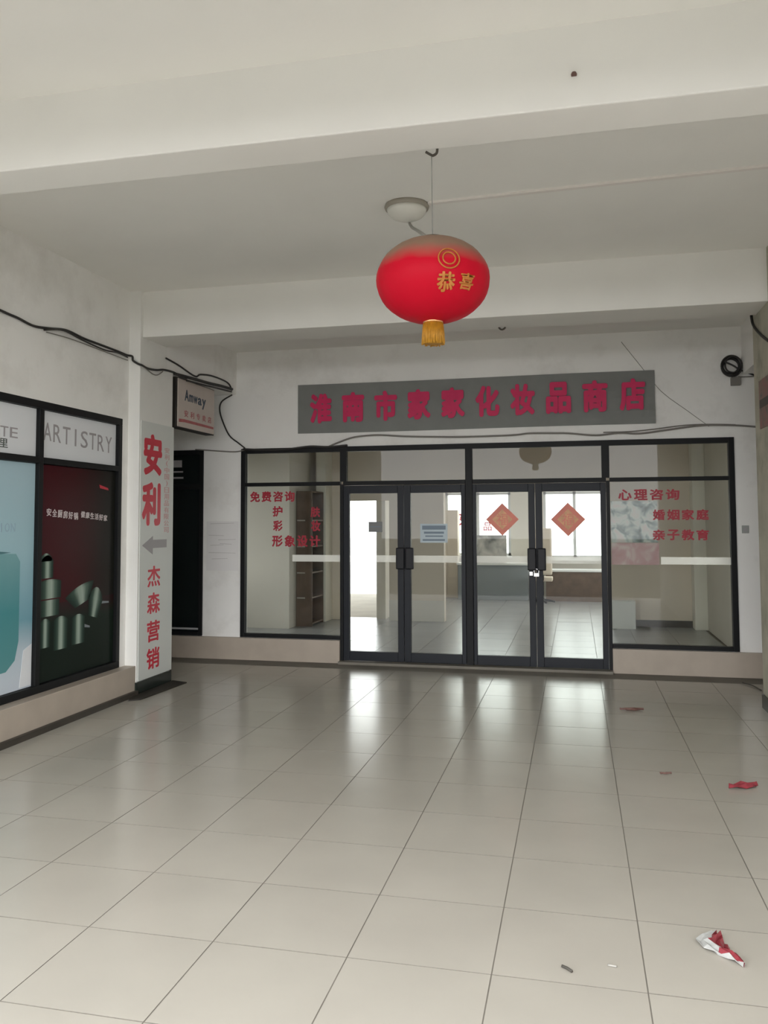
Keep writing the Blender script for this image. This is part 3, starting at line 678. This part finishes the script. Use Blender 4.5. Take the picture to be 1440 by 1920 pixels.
# ------------------------------------------------------------------ small wall pieces
sw = thing('wall_socket', (1.69, D+.02, 1.46), 'small grey socket plate on the white wall right of the shop front', 'socket')
box('plate', 1.655, 1.722, D+.008, D+.02, 1.46, 1.54, M['switch'], sw, bevel=.003); box('button', 1.672, 1.705, D+.004, D+.008, 1.485, 1.515, M['arrow'], sw)
t = thing('pasted_paper', (-4.07, D+.02, 1.05), 'pale paper sheet with faint pencil lines pasted on the wall left of the shop front', 'paper')
box('sheet', -4.27, -3.865, D+.0185, D+.020, 1.02, 1.60, M['chalk'], t)
for k, (a, b, z) in enumerate(((-4.22, -3.92, 1.575), (-4.24, -4.05, 1.44), (-4.12, -3.90, 1.385), (-4.10, -3.95, 1.34), (-4.22, -4.05, 1.32), (-4.24, -3.90, 1.235), (-4.20, -4.0, 1.16))):
    prism('pencil_line', [(a, z), (b, z+.006*(-1)**k), (b, z-.004+.006*(-1)**k), (a, z-.005)], 'y', D+.0175, D+.0185, M['pencil'], t)

# ------------------------------------------------------------------ papers on the door glass
def diamond(cx, cz, h, label):
    t = thing('paper_diamond', (cx, PY0, cz-h), label, 'paper decoration', 'red fortune papers on the shop doors')
    y1 = PY0-.0004; y0 = y1-.0016
    prism('sheet', [(cx-h, cz), (cx, cz-h), (cx+h, cz), (cx, cz+h)], 'y', y0, y1, M['diamond'], t)
    g = h*.62
    prism('gold_field', [(cx-g, cz), (cx, cz-g), (cx+g, cz), (cx, cz+g)], 'y', y0-.0012, y0, M['diamond_gold'], t)
    letter('red_character', '福', (cx, y0-.0012, cz), h*.72, h*.72, 'front', M['diamond'], t, bold=-.005, t=.0012)
diamond(-.785, 1.611, .178, 'orange red paper diamond on the second door from the right')
diamond(-.083, 1.608, .182, 'orange red paper diamond on the rightmost door')
t = thing('door_notice', (-1.54, PY0, 1.35), 'pale blue notice sheet with blurred dark lines on the second door from left', 'notice')
box('sheet', -1.697, -1.39, PY0-.003, PY0-.0008, 1.355, 1.565, M['notice'], t)
for z0, z1, a, b in ((1.50, 1.545, -1.675, -1.41), (1.455, 1.478, -1.655, -1.43), (1.42, 1.435, -1.64, -1.44), (1.375, 1.395, -1.67, -1.42)):
    box('print_line', a, b, PY0-.004, PY0-.003, z0, z1, M['notice_ink'], t)
t = thing('door_notice', (-2.21, PY0, 1.47), 'small dark grey sign on the glass of the leftmost door', 'notice')
box('plate', -2.292, -2.132, PY0-.004, PY0-.0008, 1.472, 1.590, M['grey_notice'], t)
box('print_line', -2.275, -2.15, PY0-.005, PY0-.004, 1.53, 1.536, M['notice_ink'], t)
tag(box('photo_poster', .362, .835, PY1+.0006, PY1+.003, 1.362, 1.80, M['photo_poster']), 'black, white and teal photo poster behind the right shop window', 'poster')
tag(box('pink_poster', .362, .845, PY1+.0006, PY1+.003, 1.128, 1.358, M['pink_poster']), 'pink poster below the photo poster in the right shop window', 'poster')
t = thing('door_lock', (-.42, D-.05, .99), 'bright steel lock hanging below the pulls of the right-hand doors', 'lock')
box('lock_body', -.452, -.392, D-.050, D-.022, .995, 1.038, M['steel'], t, bevel=.006)
tube('shackle', [(-.444, D-.036, 1.034), (-.446, D-.036, 1.060), (-.422, D-.036, 1.078), (-.398, D-.036, 1.060), (-.400, D-.036, 1.034)], .006, M['steel'], t)
box('lock_tag', -.497, -.46, D-.040, D-.026, 1.005, 1.05, M['steel'], t, bevel=.004)

# ------------------------------------------------------------------ the shop interior and what lies beyond
IY = 13.3
shopfloor = tag(box('floor_shop', -6.2, 4.1, D+.12, 18.1, -.10, -.004, M['grout']), kind=S)
ITM = TM.copy(); ITM.materials.clear(); ITM.materials.append(M['inner_floor']); ITM.materials.append(M['grout'])
for i in range(-9, 4):
    for j in range(10, 26):
        cx = TX+(i+.5)*TS; cy = TY+(j+.5)*TS
        if cy-TS/2 < D+.12 or cx < -5.2: continue
        if cy > IY+.5 and (cx < -3.2 or cx > 1.2): continue
        o = bpy.data.objects.new('floor_tile', ITM); COL.objects.link(o); o.parent = shopfloor
        o.location = Vector((cx, cy, random.uniform(-.0003, .0003)))-WP[shopfloor.name]
        o.rotation_euler = (random.uniform(-.001, .001), random.uniform(-.001, .001), 0)
tag(box('ceiling_shop', -6.2, 4.1, D+.22, 18.1, 3.0, 3.2, M['inner_ceil']), kind=S)
tag(boxes('wall_shop_left', [(-6.2, -6.0, D+.22, 10.0, 0, 3.0), (-6.2, -6.0, 11.4, IY+.2, 0, 3.0), (-6.2, -6.0, 10.0, 11.4, 0, .9), (-6.2, -6.0, 10.0, 11.4, 2.5, 3.0), (-6.0, -4.19, 12.0, 12.2, 0, 3.0), (-4.39, -4.19, 12.2, IY, 0, 3.0)], M['inner_wall']), kind=S)  # includes an unseen window opening added to brighten the shop
tag(boxes('wall_shop_rear', [(-6.0, -3.655, IY, IY+.18, 0, 3.0), (-3.655, -2.945, IY, IY+.18, 1.93, 3.0), (-2.945, -2.055, IY, IY+.18, 0, 3.0),
                             (-2.055, .50, IY, IY+.18, 2.045, 3.0), (.50, 1.80, IY, IY+.18, 0, 3.0)], M['inner_wall_warm']), kind=S)
tag(boxes('wall_shop_right', [(1.84, 2.04, D+.22, 9.5, 0, 3.0), (1.84, 2.04, 9.5, 10.7, 0, .5), (1.84, 2.04, 9.5, 10.7, 2.9, 3.0), (1.84, 2.04, 10.7, 14.0, 0, 3.0), (1.84, 2.04, 14.0, 17.6, 0, .7), (1.84, 2.04, 14.0, 17.6, 2.8, 3.0), (1.84, 2.04, 17.6, 18.0, 0, 3.0)], M['inner_wall']), kind=S)  # both openings here are unseen, added to let more daylight in
tag(box('trim_9', -2.945, -2.055, IY-.012, IY, 0, .33, M['inner_wall']), kind=S)
tag(box('trim_10', .50, 1.80, IY-.012, IY, 0, .10, M['toe']), kind=S)
tag(box('column_shop', -4.06, -3.90, 12.92, IY, 0, 3.0, M['inner_col'], bevel=.01), kind=S)
tag(box('column_shop', 1.66, 1.84, 13.0, IY, 0, 3.0, M['inner_col'], bevel=.01), kind=S)
tag(boxes('wall_far', [(-3.2, -2.72, 17.9, 18.05, 0, 3.0), (-1.34, -.66, 17.9, 18.05, 0, 3.0), (.60, 2.04, 17.9, 18.05, 0, 3.0), (-2.72, -1.34, 17.9, 18.05, 0, .86), (-.66, .60, 17.9, 18.05, 0, .82),
                       (-3.2, 2.04, 17.9, 18.05, 2.55, 3.0), (-3.2, -3.05, IY+.18, 17.9, 0, 3.0)], M['inner_wall']), kind=S)
for k, (x0, x1, z0, nm) in enumerate(((-2.72, -1.34, .86, 'window_4'), (-.66, .60, .82, 'window_5'))):
    w = thing(nm, ((x0+x1)/2, 17.92, z0), kind=S)
    xm = (x0+x1)/2 if k == 0 else -.03
    for a, b in ((x0, x0+.05), (xm-.03, xm+.03), (x1-.05, x1)): box('frame_post', a, b, 17.90, 17.96, z0, 2.55, M['alu'], w)
    for a, b in ((z0, z0+.05), (2.14, 2.19), (2.50, 2.55)): box('frame_rail', x0, x1, 17.90, 17.96, a, b, M['alu'], w)
    for a, b in ((x0+.05, xm-.03), (xm+.03, x1-.05)): box('pane', a, b, 17.925, 17.93, z0+.05, 2.5, M['glass'], w)
    box('window_sill', x0-.03, x1+.03, 17.74, 17.90, z0-.05, z0, M['counter_top'], w)
    if k == 0:
        letter('red_character', '妆', (-2.40, 17.924, 1.66), .24, .34, 'front', M['red'], w, bold=.02, t=.002)
        letter('red_character', '品', (-1.83, 17.924, 1.47), .18, .18, 'front', M['red'], w, bold=.02, t=.002)
# bookcase beside the cream column
t = thing('bookcase', (-4.14, 12.7, 0), 'tall brown bookcase standing against the far side wall behind the left window', 'bookcase')
box('back_panel', -4.18, -4.165, 12.30, 12.90, .0, 2.06, M['wood'], t)
for y0 in (12.30, 12.88): box('side_panel', -4.165, -3.93, y0, y0+.02, 0, 2.06, M['wood'], t)
for z in (.03, .42, .80, 1.20, 1.60, 2.04): box('shelf', -4.165, -3.935, 12.32, 12.88, z, z+.022, M['wood'], t)
for z in (.42, .80, 1.20, 1.60): box('shelf_edge', -4.165, -4.04, 12.285, 12.30, z, z+.02, M['wood_light'], t)
t = thing('carton', (.66, 13.0, 0), 'white carton on the shop floor behind the right window', 'box')
box('carton_body', .50, .83, 12.95, 13.25, 0, .40, M['carton'], t, bevel=.006); box('lid_flap', .50, .83, 12.945, 13.10, .40, .41, M['carton'], t)
# display counter under the far windows
t = thing('display_counter', (-1.7, 17.3, 0), 'low grey counter with a pale top under the far left windows', 'counter')
box('counter_front', -2.36, -.95, 17.10, 17.50, 0, .70, M['counter'], t, bevel=.01); box('counter_top', -2.38, -.92, 17.06, 17.54, .70, .74, M['counter_top'], t, bevel=.006)
t = thing('desk', (-.15, 17.3, 0), 'brown desk with a pale top under the far right window', 'desk')
box('desk_front', -.60, .50, 17.10, 17.16, .0, .58, M['wood'], t); box('desk_side', -.60, -.56, 17.16, 17.55, 0, .58, M['wood'], t); box('desk_side', .46, .50, 17.16, 17.55, 0, .58, M['wood'], t)
box('desk_top', -.64, .54, 17.06, 17.58, .58, .62, M['counter_top'], t, bevel=.006)
t = thing('storage_cabinet', (-2.58, 17.6, 0), 'tall beige cabinet half hiding the far left window', 'cabinet')
box('cabinet_body', -2.84, -2.40, 17.45, 17.72, 0, 1.82, M['inner_wall_warm'], t, bevel=.008)
for x0 in (-2.835, -2.618): box('cabinet_door', x0, x0+.212, 17.435, 17.45, .04, 1.78, M['inner_wall_warm'], t, bevel=.004)
t = thing('display_board', (-1.72, 17.25, .74), 'grey and white picture board standing on the far counter', 'board')
box('board', -2.02, -1.38, 17.24, 17.28, .74, 1.30, M['board_print'], t, bevel=.006)
for x0 in (-1.95, -1.47): box('foot', x0, x0+.04, 17.16, 17.36, .74, .76, M['wood'], t)
t = thing('office_chair', (-.55, 16.7, 0), 'high-backed beige chair beside the desk in the far room', 'chair')
box('backrest', -.86, -.46, 16.50, 16.58, .55, 1.45, M['inner_wall_warm'], t, bevel=.035); box('seat', -.86, -.46, 16.58, 17.0, .42, .50, M['inner_wall_warm'], t, bevel=.02)
tube('post', [(-.66, 16.78, .05), (-.66, 16.78, .43)], .03, M['door_frame'], t, n=0)
for q in range(5):
    an = q*2*math.pi/5; tube('foot', [(-.66, 16.78, .06), (-.66+.24*math.cos(an), 16.78+.24*math.sin(an), .022)], .02, M['door_frame'], t, n=0)
box('back_bar', -.70, -.62, 16.57, 16.62, .44, .80, M['door_frame'], t)

# ------------------------------------------------------------------ litter on the floor
def crumple(name, spine, nw, m_idx, mats, label, seed, amp, cat='litter'):
    """crumpled sheet: spine = [(x, y, half width left, half width right)], folded up and down in creases"""
    rnd = random.Random(seed); V = []; F = []; MI = []; n = len(spine)
    for i, (x, y, wl, wr) in enumerate(spine):
        a = spine[max(i-1, 0)]; b = spine[min(i+1, n-1)]; tx, ty = b[0]-a[0], b[1]-a[1]; l = math.hypot(tx, ty); nx, ny = -ty/l, tx/l
        for k in range(nw+1):
            u = k/nw; off = wl*(1-u)*1-wr*u if True else 0
            z = .004+amp*rnd.random()*(.35+.65*math.sin(math.pi*u))+(.5*amp if (k+i) % 2 else 0)
            V.append((x+nx*off+rnd.uniform(-.004, .004), y+ny*off+rnd.uniform(-.004, .004), z))
    for i in range(n-1):
        for k in range(nw):
            q = i*(nw+1)+k; F += [(q, q+1, q+nw+2), (q, q+nw+2, q+nw+1)]; MI += [m_idx(i, k), m_idx(i, k)]
    c = len(V); V += [(p[0], p[1], max(.0005, p[2]-.003)) for p in V]; F += [tuple(q+c for q in reversed(f)) for f in F]; MI += MI
    e = list(range(nw+1))+[(i+1)*(nw+1)-1 for i in range(1, n)]+[(n-1)*(nw+1)+k for k in range(nw-1, -1, -1)]+[i*(nw+1) for i in range(n-2, 0, -1)]
    for k in range(len(e)): F.append((e[k], e[k-1], e[k-1]+c, e[k]+c)); MI.append(0)
    zmin = min(v[2] for v in V); V = [(v[0], v[1], v[2]-zmin+.0006) for v in V]
    return tag(link_mesh(name, V, F, None, None, mats=mats, midx=MI), label, cat, 'red paper scraps on the floor' if name == 'paper_scrap' else None)
crumple('candy_wrapper', [(.497, 3.545, .012, .02), (.480, 3.505, .045, .035), (.478, 3.470, .062, .040), (.486, 3.435, .050, .040), (.500, 3.400, .030, .035), (.520, 3.365, .012, .03), (.538, 3.340, .004, .022), (.556, 3.318, .001, .008)][::-1],
        7, lambda i, k: 1 if k >= (1 if i < 3 else 3 if i < 5 else 4) else 0, [M['paper_white'], M['paper_red']], 'large crumpled white and red wrapper on the nearest floor tiles at right', 3, .020)
crumple('paper_scrap', [(.86, 5.445, .004, .004), (.905, 5.462, .020, .022), (.950, 5.49, .045, .035), (.990, 5.505, .035, .025), (1.032, 5.525, .003, .003)], 4, lambda i, k: 0, [M['paper_red']],
        'small dark red paper scrap on the floor at the right picture edge', 5, .022)
crumple('paper_scrap', [(.335, 7.46, .004, .004), (.39, 7.47, .03, .03), (.45, 7.48, .035, .03), (.53, 7.49, .004, .004)], 4, lambda i, k: 0, [M['paper_brown']],
        'faded brownish red paper scrap on the far floor before the right window', 6, .018)
crumple('paper_scrap', [(.49, 5.655, .003, .003), (.525, 5.67, .014, .012), (.56, 5.672, .003, .003)], 3, lambda i, k: 0, [M['paper_brown']],
        'tiny faded red scrap between the two larger red scraps', 8, .010)
tag(tube('straw_bit', [(-.075, 3.175, .006), (-.058, 3.160, .008), (-.040, 3.145, .006)], .005, M['straw'], n=4), 'short dark straw bit on the nearest tiles in the middle', 'litter', 'straw bits on the floor')
tag(tube('straw_bit', [(.085, 3.222, .004), (.115, 3.216, .005)], .0035, M['cord'], n=3), 'pale straw bit on the nearest tiles, right of the dark one', 'litter', 'straw bits on the floor')
tag(tube('twig', [(1.56, 8.92, .008), (1.62, 8.78, .010), (1.66, 8.56, .007)], .006, M['straw'], n=5), 'thin dark twig on the floor below the right end of the shop front', 'twig')
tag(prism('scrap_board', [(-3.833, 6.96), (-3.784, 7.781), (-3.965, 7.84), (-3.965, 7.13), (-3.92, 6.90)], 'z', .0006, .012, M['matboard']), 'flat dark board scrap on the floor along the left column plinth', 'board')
